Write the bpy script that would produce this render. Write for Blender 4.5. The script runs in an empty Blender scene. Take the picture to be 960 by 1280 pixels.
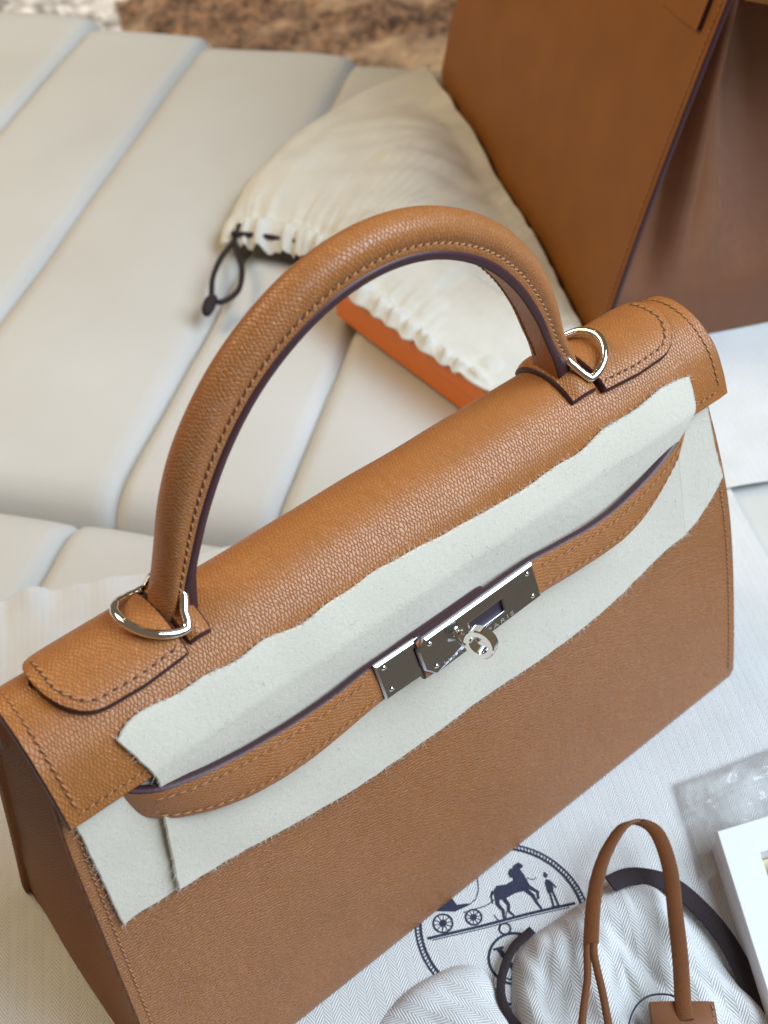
import bpy, bmesh, math, random
from mathutils import Vector, Matrix, noise
random.seed(7)
S = 0.01                      # everything below is written in centimetres
V = Vector
scn = bpy.context.scene
COL = scn.collection

# ------------------------------------------------------------------ camera
cam = bpy.data.cameras.new('camera'); camo = bpy.data.objects.new('camera', cam); COL.objects.link(camo)
camo.location = (-15.8223*S, -22.9130*S, 45.0469*S)
camo.rotation_euler = (0.758633, 0.052928, -0.677991)
cam.sensor_fit = 'VERTICAL'; cam.sensor_height = 36; cam.lens = 1588.582/1280*36
cam.clip_start = 0.01; cam.clip_end = 60
cam.dof.use_dof = True; cam.dof.focus_distance = 0.40; cam.dof.aperture_fstop = 16
scn.camera = camo
# ------------------------------------------------------------------ world and lamps
w = bpy.data.worlds.new('World'); scn.world = w; w.use_nodes = True
bg = w.node_tree.nodes['Background']; bg.inputs[0].default_value = (1.0, 0.82, 0.58, 1); bg.inputs[1].default_value = 0.14
def area(name, loc, target, sx, sy, power, color):
    l = bpy.data.lights.new(name, 'AREA'); l.shape = 'RECTANGLE'; l.size = sx; l.size_y = sy; l.energy = power; l.color = color
    o = bpy.data.objects.new(name, l); COL.objects.link(o); o.location = V(loc)*S
    o.rotation_euler = (V(target)-V(loc)).to_track_quat('-Z', 'Y').to_euler(); return o
area('window_light', (70, -78, 118), (3, 0, 6), 1.3, 1.0, 41, (0.70, 0.85, 1.0))
area('overhead_light', (-42, 98, 112), (12, 15, 5), 0.8, 0.7, 12, (1.0, 0.78, 0.48))
area('overhead_light', (100, 185, 100), (90, 150, -40), 0.6, 0.6, 8, (1.0, 0.92, 0.82)).data.spread = math.radians(75)  # added fill lamp, no known source; brightens the rug and carpet
for i, (x, y, z) in enumerate([(-30, 110, 120), (10, 140, 130), (45, 120, 115), (75, 110, 120)]):
    l = bpy.data.lights.new('downlight', 'POINT'); l.energy = 0.5; l.shadow_soft_size = 0.025; l.color = (1, .78, .42)
    o = bpy.data.objects.new('downlight', l); COL.objects.link(o); o.location = V((x, y, z))*S
scn.view_settings.view_transform = 'Standard'; scn.view_settings.look = 'None'; scn.view_settings.exposure = 0.08; scn.view_settings.gamma = 1.0
try: scn.cycles.use_denoising = True
except Exception: pass

# ------------------------------------------------------------------ materials
class NT:
    def __init__(s, name):
        s.m = bpy.data.materials.new(name); s.m.use_nodes = True; s.t = s.m.node_tree
        s.b = s.t.nodes['Principled BSDF']
    def n(s, typ, **kw):
        nd = s.t.nodes.new(typ)
        for k, v in kw.items():
            if k in nd.inputs: nd.inputs[k].default_value = v
            else: setattr(nd, k, v)
        return nd
    def l(s, a, b): s.t.links.new(a, b)
    def math(s, op, a, b=None, clamp=False):
        nd = s.t.nodes.new('ShaderNodeMath'); nd.operation = op; nd.use_clamp = clamp
        for i, v in enumerate((a, b)):
            if v is None: continue
            if isinstance(v, (int, float)): nd.inputs[i].default_value = v
            else: s.l(v, nd.inputs[i])
        return nd.outputs[0]
    def mix(s, fac, c1, c2):
        nd = s.t.nodes.new('ShaderNodeMix'); nd.data_type = 'RGBA'
        for k, v in ((0, fac), (6, c1), (7, c2)):
            if isinstance(v, (tuple, list)): nd.inputs[k].default_value = (*v[:3], 1)
            elif isinstance(v, (int, float)): nd.inputs[k].default_value = v
            else: s.l(v, nd.inputs[k])
        return nd.outputs[2]
    def maprange(s, v, a, b, c=0., d=1., smooth=False):
        nd = s.t.nodes.new('ShaderNodeMapRange'); nd.clamp = True
        if smooth: nd.interpolation_type = 'SMOOTHSTEP'
        s.l(v, nd.inputs[0])
        for i, x in enumerate((a, b, c, d)): nd.inputs[i+1].default_value = x
        return nd.outputs[0]
    def bump(s, h, dist, strength=1., normal=None):
        nd = s.t.nodes.new('ShaderNodeBump'); nd.inputs['Strength'].default_value = strength; nd.inputs['Distance'].default_value = dist
        s.l(h, nd.inputs['Height'])
        if normal is not None: s.l(normal, nd.inputs['Normal'])
        return nd.outputs[0]

def leather(name, col, col2, su=8.0, sv=5.0, depth=0.00022, rough=0.37, spec=0.6):
    """grained calf: elongated, chained cells; UVs are in centimetres"""
    t = NT(name); uv = t.n('ShaderNodeUVMap').outputs[0]
    sep = t.n('ShaderNodeSeparateXYZ'); t.l(uv, sep.inputs[0])
    w1 = t.n('ShaderNodeTexNoise', Scale=0.75, Detail=2.0); t.l(uv, w1.inputs['Vector'])
    w2 = t.n('ShaderNodeTexNoise', Scale=3.2, Detail=3.0); t.l(uv, w2.inputs['Vector'])
    w3 = t.n('ShaderNodeTexNoise', Scale=4.1, Detail=3.0); t.l(uv, w3.inputs['Vector'])
    A = t.math('MULTIPLY', sep.outputs[0], su*math.pi); B_ = t.math('MULTIPLY', sep.outputs[1], sv*math.pi)
    W = t.math('MULTIPLY', w1.outputs[0], 9.0)
    p1 = t.math('ADD', t.math('ADD', t.math('ADD', A, B_), W), t.math('MULTIPLY', w2.outputs[0], 6.0))
    p2 = t.math('ADD', t.math('ADD', t.math('SUBTRACT', A, B_), W), t.math('MULTIPLY', w3.outputs[0], 6.0))
    g1 = t.math('ABSOLUTE', t.math('SINE', p1)); g2 = t.math('ABSOLUTE', t.math('SINE', p2))
    sm = t.t.nodes.new('ShaderNodeMath'); sm.operation = 'SMOOTH_MIN'; t.l(g1, sm.inputs[0]); t.l(g2, sm.inputs[1]); sm.inputs[2].default_value = 0.25
    cell = t.maprange(sm.outputs[0], 0.0, 0.62, smooth=True)
    n2 = t.n('ShaderNodeTexNoise', Scale=5.0, Detail=3.0, Roughness=0.6); t.l(uv, n2.inputs['Vector'])
    fine = t.n('ShaderNodeTexNoise', Scale=60.0, Detail=2.0); t.l(uv, fine.inputs['Vector'])
    h = t.math('ADD', t.math('MULTIPLY', cell, 0.75), t.math('MULTIPLY', n2.outputs[0], 0.35))
    h = t.math('ADD', h, t.math('MULTIPLY', fine.outputs[0], 0.10))
    big = t.n('ShaderNodeTexNoise', Scale=0.35, Detail=3.0); t.l(uv, big.inputs['Vector'])
    c = t.mix(t.maprange(big.outputs[0], 0.35, 0.68), col, col2)
    c = t.mix(t.maprange(cell, 0.0, 0.7, 0.34, 0.0), c, tuple(x*0.45 for x in col))
    t.l(c, t.b.inputs['Base Color'])
    t.l(t.maprange(cell, 0, 1, rough+0.16, rough), t.b.inputs['Roughness'])
    t.b.inputs['Specular IOR Level'].default_value = spec
    t.l(t.bump(h, depth), t.b.inputs['Normal'])
    return t.m
TAN = (0.40, 0.144, 0.034); TAN2 = (0.37, 0.132, 0.030)
M = {}
M['leather'] = leather('grained_leather', TAN, TAN2, 4.0, 9.0, depth=0.00018)
M['leather_handle'] = leather('grained_leather_handle', TAN, TAN2, 8.8, 4.2, depth=0.00022)
M['leather_tab'] = leather('grained_leather_tab', TAN, TAN2, 7.2, 5.2, depth=0.00020)
M['leather_panel'] = leather('grained_leather_panel', TAN, TAN2, 2.4, 7.8, depth=0.00042)
M['leather_flap'] = leather('grained_leather_flap', TAN, TAN2, 8.6, 3.5, depth=0.00019)
M['leather_far'] = leather('smooth_grained_leather', (0.30, 0.106, 0.014), (0.265, 0.092, 0.012), 9, 9, depth=0.00010, rough=0.45, spec=0.35)
M['leather_far_side'] = leather('tote_gusset_leather_shaded', (0.21, 0.080, 0.034), (0.175, 0.066, 0.028), 9, 9, depth=0.00008, rough=0.40, spec=0.5)  # tote leather again, darkened: the gusset's shade is put into its colour
M['leather_gusset'] = leather('gusset_leather_shaded', (0.22, 0.072, 0.013), (0.19, 0.06, 0.010), 6, 6, depth=0.0001, rough=0.5, spec=0.3)  # bag leather darkened to carry the gusset's shade; also on rims and base
M['leather_strap'] = leather('thin_strap_leather', (0.24, 0.085, 0.026), (0.20, 0.07, 0.02), 14, 14, depth=0.00012, rough=0.45)

def plain(name, col, rough=0.5, metal=0., bump=None, var=0.15, spec=0.5):
    t = NT(name); tc = t.n('ShaderNodeTexCoord').outputs['Object']
    nz = t.n('ShaderNodeTexNoise', Scale=(bump[0] if bump else 120.0), Detail=4.0); t.l(tc, nz.inputs['Vector'])
    t.l(t.mix(t.maprange(nz.outputs[0], 0.3, 0.7), tuple(x*(1-var) for x in col), col), t.b.inputs['Base Color'])
    t.b.inputs['Roughness'].default_value = rough; t.b.inputs['Metallic'].default_value = metal; t.b.inputs['Specular IOR Level'].default_value = spec
    if bump: t.l(t.bump(nz.outputs[0], bump[1]), t.b.inputs['Normal'])
    return t.m
M['edge'] = plain('painted_edge', (0.055, 0.018, 0.024), 0.45, bump=(900, 0.00008))
M['thread'] = plain('tan_thread', (0.44, 0.205, 0.085), 0.6, bump=(2500, 0.0001))
M['needle'] = plain('needle_hole', (0.07, 0.028, 0.016), 0.8)
M['metal'] = plain('palladium_metal', (0.86, 0.84, 0.80), 0.07, 1.0, var=0.03)
M['metal_plate'] = plain('brushed_plate_metal', (0.66, 0.70, 0.78), 0.10, 1.0, var=0.05)
M['engraving'] = plain('engraving', (0.42, 0.40, 0.37), 0.5, 0.5)
M['dark_hole'] = plain('dark_lining', (0.03, 0.018, 0.03), 0.6)
M['cord'] = plain('brown_cord', (0.018, 0.007, 0.010), 0.75, bump=(1500, 0.0003))
M['ink'] = plain('navy_ink', (0.040, 0.043, 0.085), 0.85, bump=(1100, 0.00004), var=0.55)
M['orange'] = plain('orange_paper', (0.80, 0.19, 0.018), 0.55, bump=(1200, 0.00006), var=0.08)
M['white_card'] = plain('white_card', (0.80, 0.80, 0.82), 0.55, bump=(1500, 0.00003), var=0.03)
M['cream_paper'] = plain('cream_lining', (0.70, 0.60, 0.36), 0.7, var=0.05)

def felt_mat(name, col):
    t = NT(name); tc = t.n('ShaderNodeTexCoord').outputs['Object']
    a = t.n('ShaderNodeTexNoise', Scale=500.0, Detail=5.0, Roughness=0.6, Distortion=0.8); t.l(tc, a.inputs['Vector'])
    b = t.n('ShaderNodeTexNoise', Scale=1900.0, Detail=3.0, Roughness=0.7, Distortion=2.0); t.l(tc, b.inputs['Vector'])
    h = t.math('ADD', a.outputs[0], t.math('MULTIPLY', b.outputs[0], 0.5))
    c = t.mix(t.maprange(b.outputs[0], 0.38, 0.62), tuple(x*0.88 for x in col), col)
    t.l(c, t.b.inputs['Base Color']); t.b.inputs['Roughness'].default_value = 0.95; t.b.inputs['Specular IOR Level'].default_value = 0.1
    t.b.inputs['Sheen Weight'].default_value = 0.35; t.b.inputs['Sheen Roughness'].default_value = 0.5
    t.l(t.bump(h, 0.00028, 0.8), t.b.inputs['Normal']); return t.m
M['felt'] = felt_mat('wool_felt', (0.685, 0.625, 0.52))
M['fuzz'] = plain('felt_fibre', (0.84, 0.80, 0.72), 0.9)

def herringbone(name, col, colw=0.32, pitch=0.16, con=0.5):
    """twill woven in a herringbone; UVs in centimetres"""
    t = NT(name); uv = t.n('ShaderNodeUVMap').outputs[0]
    nz = t.n('ShaderNodeTexNoise', Scale=2.0, Detail=2.0); t.l(uv, nz.inputs['Vector'])
    sep = t.n('ShaderNodeSeparateXYZ'); t.l(uv, sep.inputs[0])
    u = sep.outputs[0]; v = t.math('ADD', sep.outputs[1], t.math('MULTIPLY', nz.outputs[0], 0.10))
    tri = t.math('PINGPONG', t.math('MULTIPLY', u, 1.0), colw)
    ph = t.math('MULTIPLY', t.math('ADD', v, t.math('MULTIPLY', tri, 1.5)), 2*math.pi/pitch)
    s = t.math('SINE', ph)
    h = t.maprange(s, -0.9, 0.6, 0, 1, True)
    edge = t.maprange(t.math('PINGPONG', tri, colw/2), 0.0, 0.03, 0.55, 1.0)
    h = t.math('MULTIPLY', h, edge)
    big = t.n('ShaderNodeTexNoise', Scale=0.5, Detail=3.0); t.l(uv, big.inputs['Vector'])
    base = t.mix(t.maprange(big.outputs[0], 0.35, 0.7), col, tuple(x*0.93 for x in col))
    c = t.mix(t.math('MULTIPLY', t.math('SUBTRACT', 1.0, h), con), base, tuple(x*0.48 for x in col))
    t.l(c, t.b.inputs['Base Color']); t.b.inputs['Roughness'].default_value = 0.85; t.b.inputs['Specular IOR Level'].default_value = 0.2
    t.l(t.bump(h, 0.0004, 0.8), t.b.inputs['Normal']); return t.m
M['herring'] = herringbone('herringbone_cotton', (0.83, 0.825, 0.81))
M['cotton'] = herringbone('cream_cotton', (0.80, 0.78, 0.71), 0.4, 0.16, 0.25)

def cushion_mat():
    t = NT('cream_upholstery'); tc = t.n('ShaderNodeTexCoord').outputs['Object']
    nz = t.n('ShaderNodeTexNoise', Scale=9.0, Detail=3.0); t.l(tc, nz.inputs['Vector'])
    f = t.n('ShaderNodeTexNoise', Scale=700.0, Detail=2.0); t.l(tc, f.inputs['Vector'])
    t.l(t.mix(t.maprange(nz.outputs[0], 0.35, 0.65), (0.53, 0.515, 0.485), (0.56, 0.55, 0.525)), t.b.inputs['Base Color'])
    t.b.inputs['Roughness'].default_value = 0.6; t.b.inputs['Specular IOR Level'].default_value = 0.3
    h = t.math('ADD', t.math('MULTIPLY', f.outputs[0], 0.15), nz.outputs[0])
    t.l(t.bump(h, 0.0012), t.b.inputs['Normal']); return t.m
M['cushion'] = cushion_mat()

def shag(name, a, b, c, sc):
    t = NT(name); tc = t.n('ShaderNodeTexCoord').outputs['Object']
    n1 = t.n('ShaderNodeTexNoise', Scale=sc, Detail=6.0, Roughness=0.75, Distortion=1.0); t.l(tc, n1.inputs['Vector'])
    n2 = t.n('ShaderNodeTexNoise', Scale=sc*0.2, Detail=3.0); t.l(tc, n2.inputs['Vector'])
    col = t.mix(t.maprange(n1.outputs[0], 0.42, 0.60), a, b)
    col = t.mix(t.maprange(n2.outputs[0], 0.5, 0.68), col, c)
    t.l(col, t.b.inputs['Base Color']); t.b.inputs['Roughness'].default_value = 0.95
    t.l(t.bump(n1.outputs[0], 0.02), t.b.inputs['Normal']); return t.m
M['shag_grey'] = shag('grey_shag', (0.16, 0.14, 0.13), (0.85, 0.82, 0.78), (0.70, 0.67, 0.63), 42)
M['shag_brown'] = shag('brown_shag', (0.04, 0.018, 0.009), (0.36, 0.19, 0.09), (0.50, 0.33, 0.19), 60)

def plastic_mat():
    t = NT('clear_plastic'); t.b.inputs['Base Color'].default_value = (0.97, 0.98, 1, 1); t.b.inputs['Roughness'].default_value = 0.06
    t.b.inputs['IOR'].default_value = 1.45
    tr = t.n('ShaderNodeBsdfTransparent'); tr.inputs[0].default_value = (0.96, 0.97, 0.98, 1)
    gl = t.n('ShaderNodeBsdfGlossy', Roughness=0.05); gl.inputs[0].default_value = (1, 1, 1, 1)
    fr = t.n('ShaderNodeFresnel', IOR=1.45); mx = t.n('ShaderNodeMixShader'); df = t.n('ShaderNodeBsdfDiffuse'); df.inputs[0].default_value = (.9, .9, .9, 1); m0 = t.n('ShaderNodeMixShader', Fac=0.10)
    tr.inputs[0].default_value = (1, 1, 1, 1); t.l(tr.outputs[0], m0.inputs[1]); t.l(df.outputs[0], m0.inputs[2])
    t.l(t.math('MULTIPLY', fr.outputs[0], 0.6), mx.inputs[0]); t.l(m0.outputs[0], mx.inputs[1]); t.l(gl.outputs[0], mx.inputs[2])
    t.l(mx.outputs[0], t.t.nodes['Material Output'].inputs['Surface']); return t.m
M['plastic'] = plastic_mat()

# ------------------------------------------------------------------ mesh helpers
ROOT = {}
def thing(name, label, cat, loc=(0, 0, 0), group=None):
    o = bpy.data.objects.new(name, None); COL.objects.link(o); o.location = V(loc)*S; o.empty_display_size = 0.02
    o['label'] = label; o['category'] = cat
    if group: o['group'] = group
    return o
def tag(o, label, cat, group=None):
    o['label'] = label; o['category'] = cat
    if group: o['group'] = group
    return o
def struct(o): o['kind'] = 'structure'; return o
def link(o, parent):
    COL.objects.link(o)
    if parent is not None:
        o.parent = parent
        if parent.type == 'EMPTY': o.matrix_parent_inverse = Matrix.Translation(-parent.location)
    return o
def mesh(name, vs, fs, mat, parent=None, uv=None, smooth=True, auto=None):
    me = bpy.data.meshes.new(name)
    me.from_pydata([tuple(V(v)*S) for v in vs], [], fs)
    if uv is not None:
        ul = me.uv_layers.new(name='UVMap')
        for lp in me.loops: ul.data[lp.index].uv = uv[lp.vertex_index]
    if smooth: me.polygons.foreach_set('use_smooth', [True]*len(me.polygons))
    me.materials.append(M[mat]); me.update()
    o = bpy.data.objects.new(name, me)
    link(o, parent)
    if auto is not None:
        for e in me.edges: pass
        try: me.set_sharp_from_angle(angle=math.radians(auto))
        except Exception: pass
    return o
class MB:
    def __init__(s): s.v = []; s.f = []; s.uv = []
    def add(s, vs, fs, uv=None):
        k = len(s.v); s.v += [V(v) for v in vs]; s.f += [tuple(i+k for i in f) for f in fs]
        s.uv += list(uv) if uv is not None else [(v[0], v[1]) for v in vs]
    def grid(s, P, uv=None, closeu=False, closev=False, flip=False):
        n, m = len(P), len(P[0]); vs = [p for r in P for p in r]; fs = []
        for i in range(n if closeu else n-1):
            for j in range(m if closev else m-1):
                a, b, c, d = i*m+j, ((i+1) % n)*m+j, ((i+1) % n)*m+(j+1) % m, i*m+(j+1) % m
                fs.append((a, d, c, b) if flip else (a, b, c, d))
        s.add(vs, fs, [u for r in uv for u in r] if uv is not None else None)
    def tube(s, pts, r, n=8, closed=False, caps=True):
        pts = [V(p) for p in pts]; N = len(pts); rr = r if isinstance(r, (list, tuple)) else [r]*N
        T = []
        for i in range(N):
            a = pts[(i-1) % N] if (closed or i > 0) else pts[i]; b = pts[(i+1) % N] if (closed or i < N-1) else pts[i]
            T.append((b-a).normalized())
        up = V((0, 0, 1)) if abs(T[0].z) < .9 else V((0, 1, 0))
        nn = (up-T[0]*up.dot(T[0])).normalized(); P = []; uv = []; L = 0
        for i in range(N):
            nn = (nn-T[i]*nn.dot(T[i])).normalized(); bb = T[i].cross(nn)
            if i: L += (pts[i]-pts[i-1]).length
            P.append([pts[i]+(nn*math.cos(a)+bb*math.sin(a))*rr[i] for a in [2*math.pi*k/n for k in range(n)]])
            uv.append([(L, k/n*2*math.pi*rr[i]) for k in range(n)])
        s.grid(P, uv, closeu=closed, closev=True)
        if caps and not closed:
            k = len(s.v)-N*n; s.f.append(tuple(k+i for i in range(n))); s.f.append(tuple(k+(N-1)*n+i for i in range(n))[::-1])
    def box(s, c, e, rot=None):
        c = V(c); vs = []
        for x in (-1, 1):
            for y in (-1, 1):
                for z in (-1, 1):
                    p = V((x*e[0], y*e[1], z*e[2])); vs.append(c+(rot @ p if rot else p))
        s.add(vs, [(0, 1, 3, 2), (4, 6, 7, 5), (0, 4, 5, 1), (2, 3, 7, 6), (0, 2, 6, 4), (1, 5, 7, 3)])
    def stitch(s, p, d, nrm, ln, r):
        d = V(d).normalized(); nrm = V(nrm).normalized(); sd = d.cross(nrm).normalized(); p = V(p); vs = []
        for t, k in ((-.5, .35), (-.28, .95), (0.05, 1.0), (.3, .85), (.5, .3)):
            for a in range(5):
                an = 2*math.pi*a/5; vs.append(p+d*(t*ln)+nrm*(math.cos(an)*r*k + r*.5*(1-abs(2*t)**2))+sd*(math.sin(an)*r*k))
        fs = [(i*5+a, i*5+(a+1) % 5, (i+1)*5+(a+1) % 5, (i+1)*5+a) for i in range(4) for a in range(5)]
        s.add(vs, fs)
    def build(s, name, mat, parent=None, smooth=True, auto=None): return mesh(name, s.v, s.f, mat, parent, s.uv, smooth, auto)
def catmull(P, n=10, closed=False):
    P = [V(p) for p in P]
    Q = [P[-1]]+P+[P[0], P[1]] if closed else [2*P[0]-P[1]]+P+[2*P[-1]-P[-2]]
    o = []
    for i in range(1, len(Q)-2):
        a, b, c, d = Q[i-1:i+3]
        for k in range(n):
            t = k/n; o.append(.5*(2*b+(c-a)*t+(2*a-5*b+4*c-d)*t*t+(3*b-a-3*c+d)*t**3))
    if not closed: o.append(P[-1].copy())
    return o
def resample(P, step):
    L = [0]
    for a, b in zip(P, P[1:]): L.append(L[-1]+(b-a).length)
    n = max(2, int(round(L[-1]/step))); o = []; j = 0
    for i in range(n+1):
        s = L[-1]*i/n
        while j < len(L)-2 and L[j+1] < s: j += 1
        t = (s-L[j])/max(1e-9, L[j+1]-L[j]); o.append(P[j].lerp(P[j+1], min(1, t)))
    return o
def lerp_tab(tab, x):
    if x <= tab[0][0]: return tab[0][1]
    for (a, b), (c, d) in zip(tab, tab[1:]):
        if x <= c: return b+(d-b)*(x-a)/(c-a)
    return tab[-1][1]
def smooth_tab(tab, x):
    if x <= tab[0][0]: return tab[0][1]
    for i in range(len(tab)-1):
        if x <= tab[i+1][0]:
            x0, y0 = tab[i]; x1, y1 = tab[i+1]; h = x1-x0
            m0 = (y1-tab[i-1][1])/(x1-tab[i-1][0]) if i > 0 else (y1-y0)/h
            m1 = (tab[i+2][1]-y0)/(tab[i+2][0]-x0) if i < len(tab)-2 else (y1-y0)/h
            t = (x-x0)/h
            return (2*t**3-3*t*t+1)*y0+(t**3-2*t*t+t)*h*m0+(-2*t**3+3*t*t)*y1+(t**3-t*t)*h*m1
    return tab[-1][1]
def nz(x, y=0., z=0.): return noise.noise(V((x, y, z)))
def slab(name, P, N, t, mat, edgemat, parent, uv, edges=True, bulge=0.25, edge_name='painted_edge', under=True):
    """a leather or cloth sheet: P grid of outer points, N unit normals, thickness t inward; its rim is a part of its own"""
    n, m = len(P), len(P[0]); b = MB(); b.grid(P, uv)
    I = [[P[i][j]-N[i][j]*t for j in range(m)] for i in range(n)]
    if under: b.grid(I, uv, flip=True)
    o = b.build(name, mat, parent)
    if edges:
        ring = [(i, 0) for i in range(n)]+[(n-1, j) for j in range(1, m)]+[(i, m-1) for i in range(n-2, -1, -1)]+[(0, j) for j in range(m-2, 0, -1)]
        cen = lambda i, j: P[min(max(i, 1), n-2)][min(max(j, 1), m-2)]
        rows = []
        for (i, j) in ring:
            p, q = P[i][j], I[i][j]; out = (p-cen(i, j)); out -= N[i][j]*out.dot(N[i][j])
            if out.length > 1e-6: out.normalize()
            rows.append([p-out*0.015+N[i][j]*0.004, p+out*t*bulge*.55-N[i][j]*t*.12, p.lerp(q, .5)+out*t*bulge, q+out*t*bulge*.55+N[i][j]*t*.12, q])
        e = MB(); e.grid(rows, closeu=True, flip=True); e.build(edge_name, edgemat, o)
    return o
def stitches(name, pts, nrms, parent, ln=0.30, gap=0.07, r=0.045, slant=0.10, mat='thread', lift=0.0, hole=1.0):
    b = MB(); hb_ = MB(); L = [0]
    for a, c in zip(pts, pts[1:]): L.append(L[-1]+(c-a).length)
    s = ln*.5; j = 0
    while s < L[-1]-ln*.4:
        while j < len(L)-2 and L[j+1] < s: j += 1
        t = (s-L[j])/max(1e-9, L[j+1]-L[j]); p = pts[j].lerp(pts[j+1], t); n = nrms[j].lerp(nrms[j+1], t).normalized(); d = (pts[j+1]-pts[j]).normalized()
        sd = n.cross(d); dd = (d+sd*(slant*(1+random.uniform(-.3, .3))*3)).normalized()
        b.stitch(p+n*lift, dd, n, ln*random.uniform(.92, 1.04), r); hc = p+d*(ln+gap)*.5+n*.012; hb_.add([hc+(d*math.cos(a*1.0472)*1.5+sd*math.sin(a*1.0472)*1.2)*r*hole for a in range(6)], [(0, 1, 2, 3, 4, 5)]); s += ln+gap
    o = b.build(name, mat, parent); o['kind'] = 'stuff'
    q = hb_.build('needle_holes', 'needle', parent, smooth=False); q['kind'] = 'stuff'; return o
def poly_extrude(name, outer, y0, y1, mat, parent, frame, bevel=0.0, hole=None, auto=30):
    """flat plate: outline in local (a,b), thickness along local c from y0 (back) to y1 (front); frame(a,b,c)->world"""
    bm = bmesh.new()
    def loop(pts, c): return [bm.verts.new(frame(a, b, c)*S) for a, b in pts]
    def inset(pts, d):
        n = len(pts); o = []
        for i in range(n):
            p0, p1, p2 = V((*pts[i-1], 0)), V((*pts[i], 0)), V((*pts[(i+1) % n], 0))
            e1 = (p1-p0).normalized(); e2 = (p2-p1).normalized(); n1 = V((-e1.y, e1.x, 0)); n2 = V((-e2.y, e2.x, 0))
            k = n1+n2; k = k/max(.2, k.dot(n1)); o.append((p1.x+k.x*d, p1.y+k.y*d))
        return o
    A = loop(outer, y0); B = loop(outer, y1+(bevel if y1 < y0 else -bevel)); n = len(A); rings = [A, B]
    front = loop(inset(outer, bevel), y1) if bevel else B
    if bevel: rings.append(front)
    for r0, r1 in zip(rings, rings[1:]):
        for i in range(n): bm.faces.new((r0[i], r0[(i+1) % n], r1[(i+1) % n], r1[i]))
    if hole:
        H = loop(hole, y1); HB = loop(hole, y0); k = len(H)
        for i in range(k): bm.faces.new((H[i], H[(i+1) % k], HB[(i+1) % k], HB[i]))
        es = [bm.edges.get((front[i], front[(i+1) % n])) for i in range(n)]+[bm.edges.get((H[i], H[(i+1) % k])) for i in range(k)]
        bmesh.ops.triangle_fill(bm, use_beauty=True, edges=es)
    else: bm.faces.new(front)
    if not hole: bm.faces.new(A[::-1])
    bmesh.ops.recalc_face_normals(bm, faces=bm.faces)
    me = bpy.data.meshes.new(name); bm.to_mesh(me); bm.free(); me.materials.append(M[mat])
    o = bpy.data.objects.new(name, me); return link(o, parent)

# ================================================================== SETTING
# --- channel-stitched bench: a = along the channels, b = across them
BO = V((-1.27, 20.8, 0)); BA = V((.80, .60, 0)); BB = V((.60, -.80, 0))
bench = thing('padded_bench', 'cream upholstered bench seat with wide stitched channels under the bags', 'bench', (10, 20, -40))
def pad(b0, b1, a0, a1, ztop=-0.35):
    nb, na = 18, 60; P = []; uv = []; wd = b1-b0; Ln = a1-a0
    for i in range(na+1):
        f = i/na; ta = f*f*(3-2*f); ta = .5*(f+ta)          # denser towards the rounded ends
        da = ta*Ln; row = []; ru = []
        de = min(da, Ln-da); R = 2.6
        ze = 0 if de >= R else -(R-math.sqrt(max(0, R*R-(R-de)**2)))
        for j in range(nb+1):
            tb = j/nb; q = abs(2*tb-1)
            zb = -.22*q**4 - .50*max(0, (q-.88)/.12)**2.2
            p = BO+BA*(a0+da)+BB*(b0+tb*wd); p.z = ztop+ze+zb+.22*nz(p.x*.13, p.y*.13, b0)+.10*max(0, q-.5)*nz(da*.8, b0, tb > .5)
            row.append(p); ru.append((da, tb*wd))
        # skirts
        P.append([V((row[0].x, row[0].y, -9))]+row+[V((row[-1].x, row[-1].y, -9))]); uv.append([ru[0]]+ru+[ru[-1]])
    P = [[V((p.x, p.y, -9)) for p in P[0]]]+P+[[V((p.x, p.y, -9)) for p in P[-1]]]; uv = [uv[0]]+uv+[uv[-1]]
    b = MB(); b.grid(P, uv, flip=True); b.build('channel_pad', 'cushion', bench)
seams = [-59, -47, -35.2, -23.2, -13.2, -0.6, 7.9, 17.5, 27, 37]
for b0, b1 in zip(seams, seams[1:]): pad(b0+.02, b1-.02, .9, 51.2-.14*((b0+b1)/2+13))
seams2 = [-38, -27.5, -19.6, -11.0, -2.0, 7.2, 16.8, 26.5, 37]
for b0, b1 in zip(seams2, seams2[1:]): pad(b0+.02, b1-.02, -40, .86)
fr = MB()
for (a0, a1) in ((-39, 46),):
    c = BO+BA*((a0+a1)/2)+BB*(-10); c.z = -20
    fr.box(c, ((a1-a0)/2, 47, 14), Matrix(((BA.x, BB.x, 0), (BA.y, BB.y, 0), (0, 0, 1))))
fr.build('bench_base', 'cushion', bench, smooth=False)

# --- floor with a pale shag carpet and a darker fur rug on it
def rough_sheet(name, cx, cy, ax, L, W, z, amp, mat, n=90, edge=None):
    P = []; ay = V((-ax.y, ax.x, 0))
    for i in range(n+1):
        row = []
        for j in range(n+1):
            u, v = i/n-.5, j/n-.5; k = 1.0
            if edge: k = 1+edge*nz(math.atan2(v, u)*3, 4.)
            p = V((cx, cy, 0))+ax*(u*L*k)+ay*(v*W*k); p.z = z+amp*(nz(p.x*.25, p.y*.25)+.6*nz(p.x*.7, p.y*.7, 3))
            if edge:
                d = max(abs(u), abs(v))*2; p.z -= max(0, d-.9)*10*amp*1.6
            row.append(p)
        P.append(row)
    b = MB(); b.grid(P); return b.build(name, mat)
struct(rough_sheet('floor_carpet', 95, 150, V((.8, .6, 0)), 300, 300, -42, 1.0, 'shag_grey', 160))
tag(rough_sheet('fur_rug', 118, 104, V((.93, -.36, 0)), 130, 62, -38.5, 1.6, 'shag_brown', 90, edge=.08), 'dark brown shaggy fur rug on the floor beyond the bench', 'rug')

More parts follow.
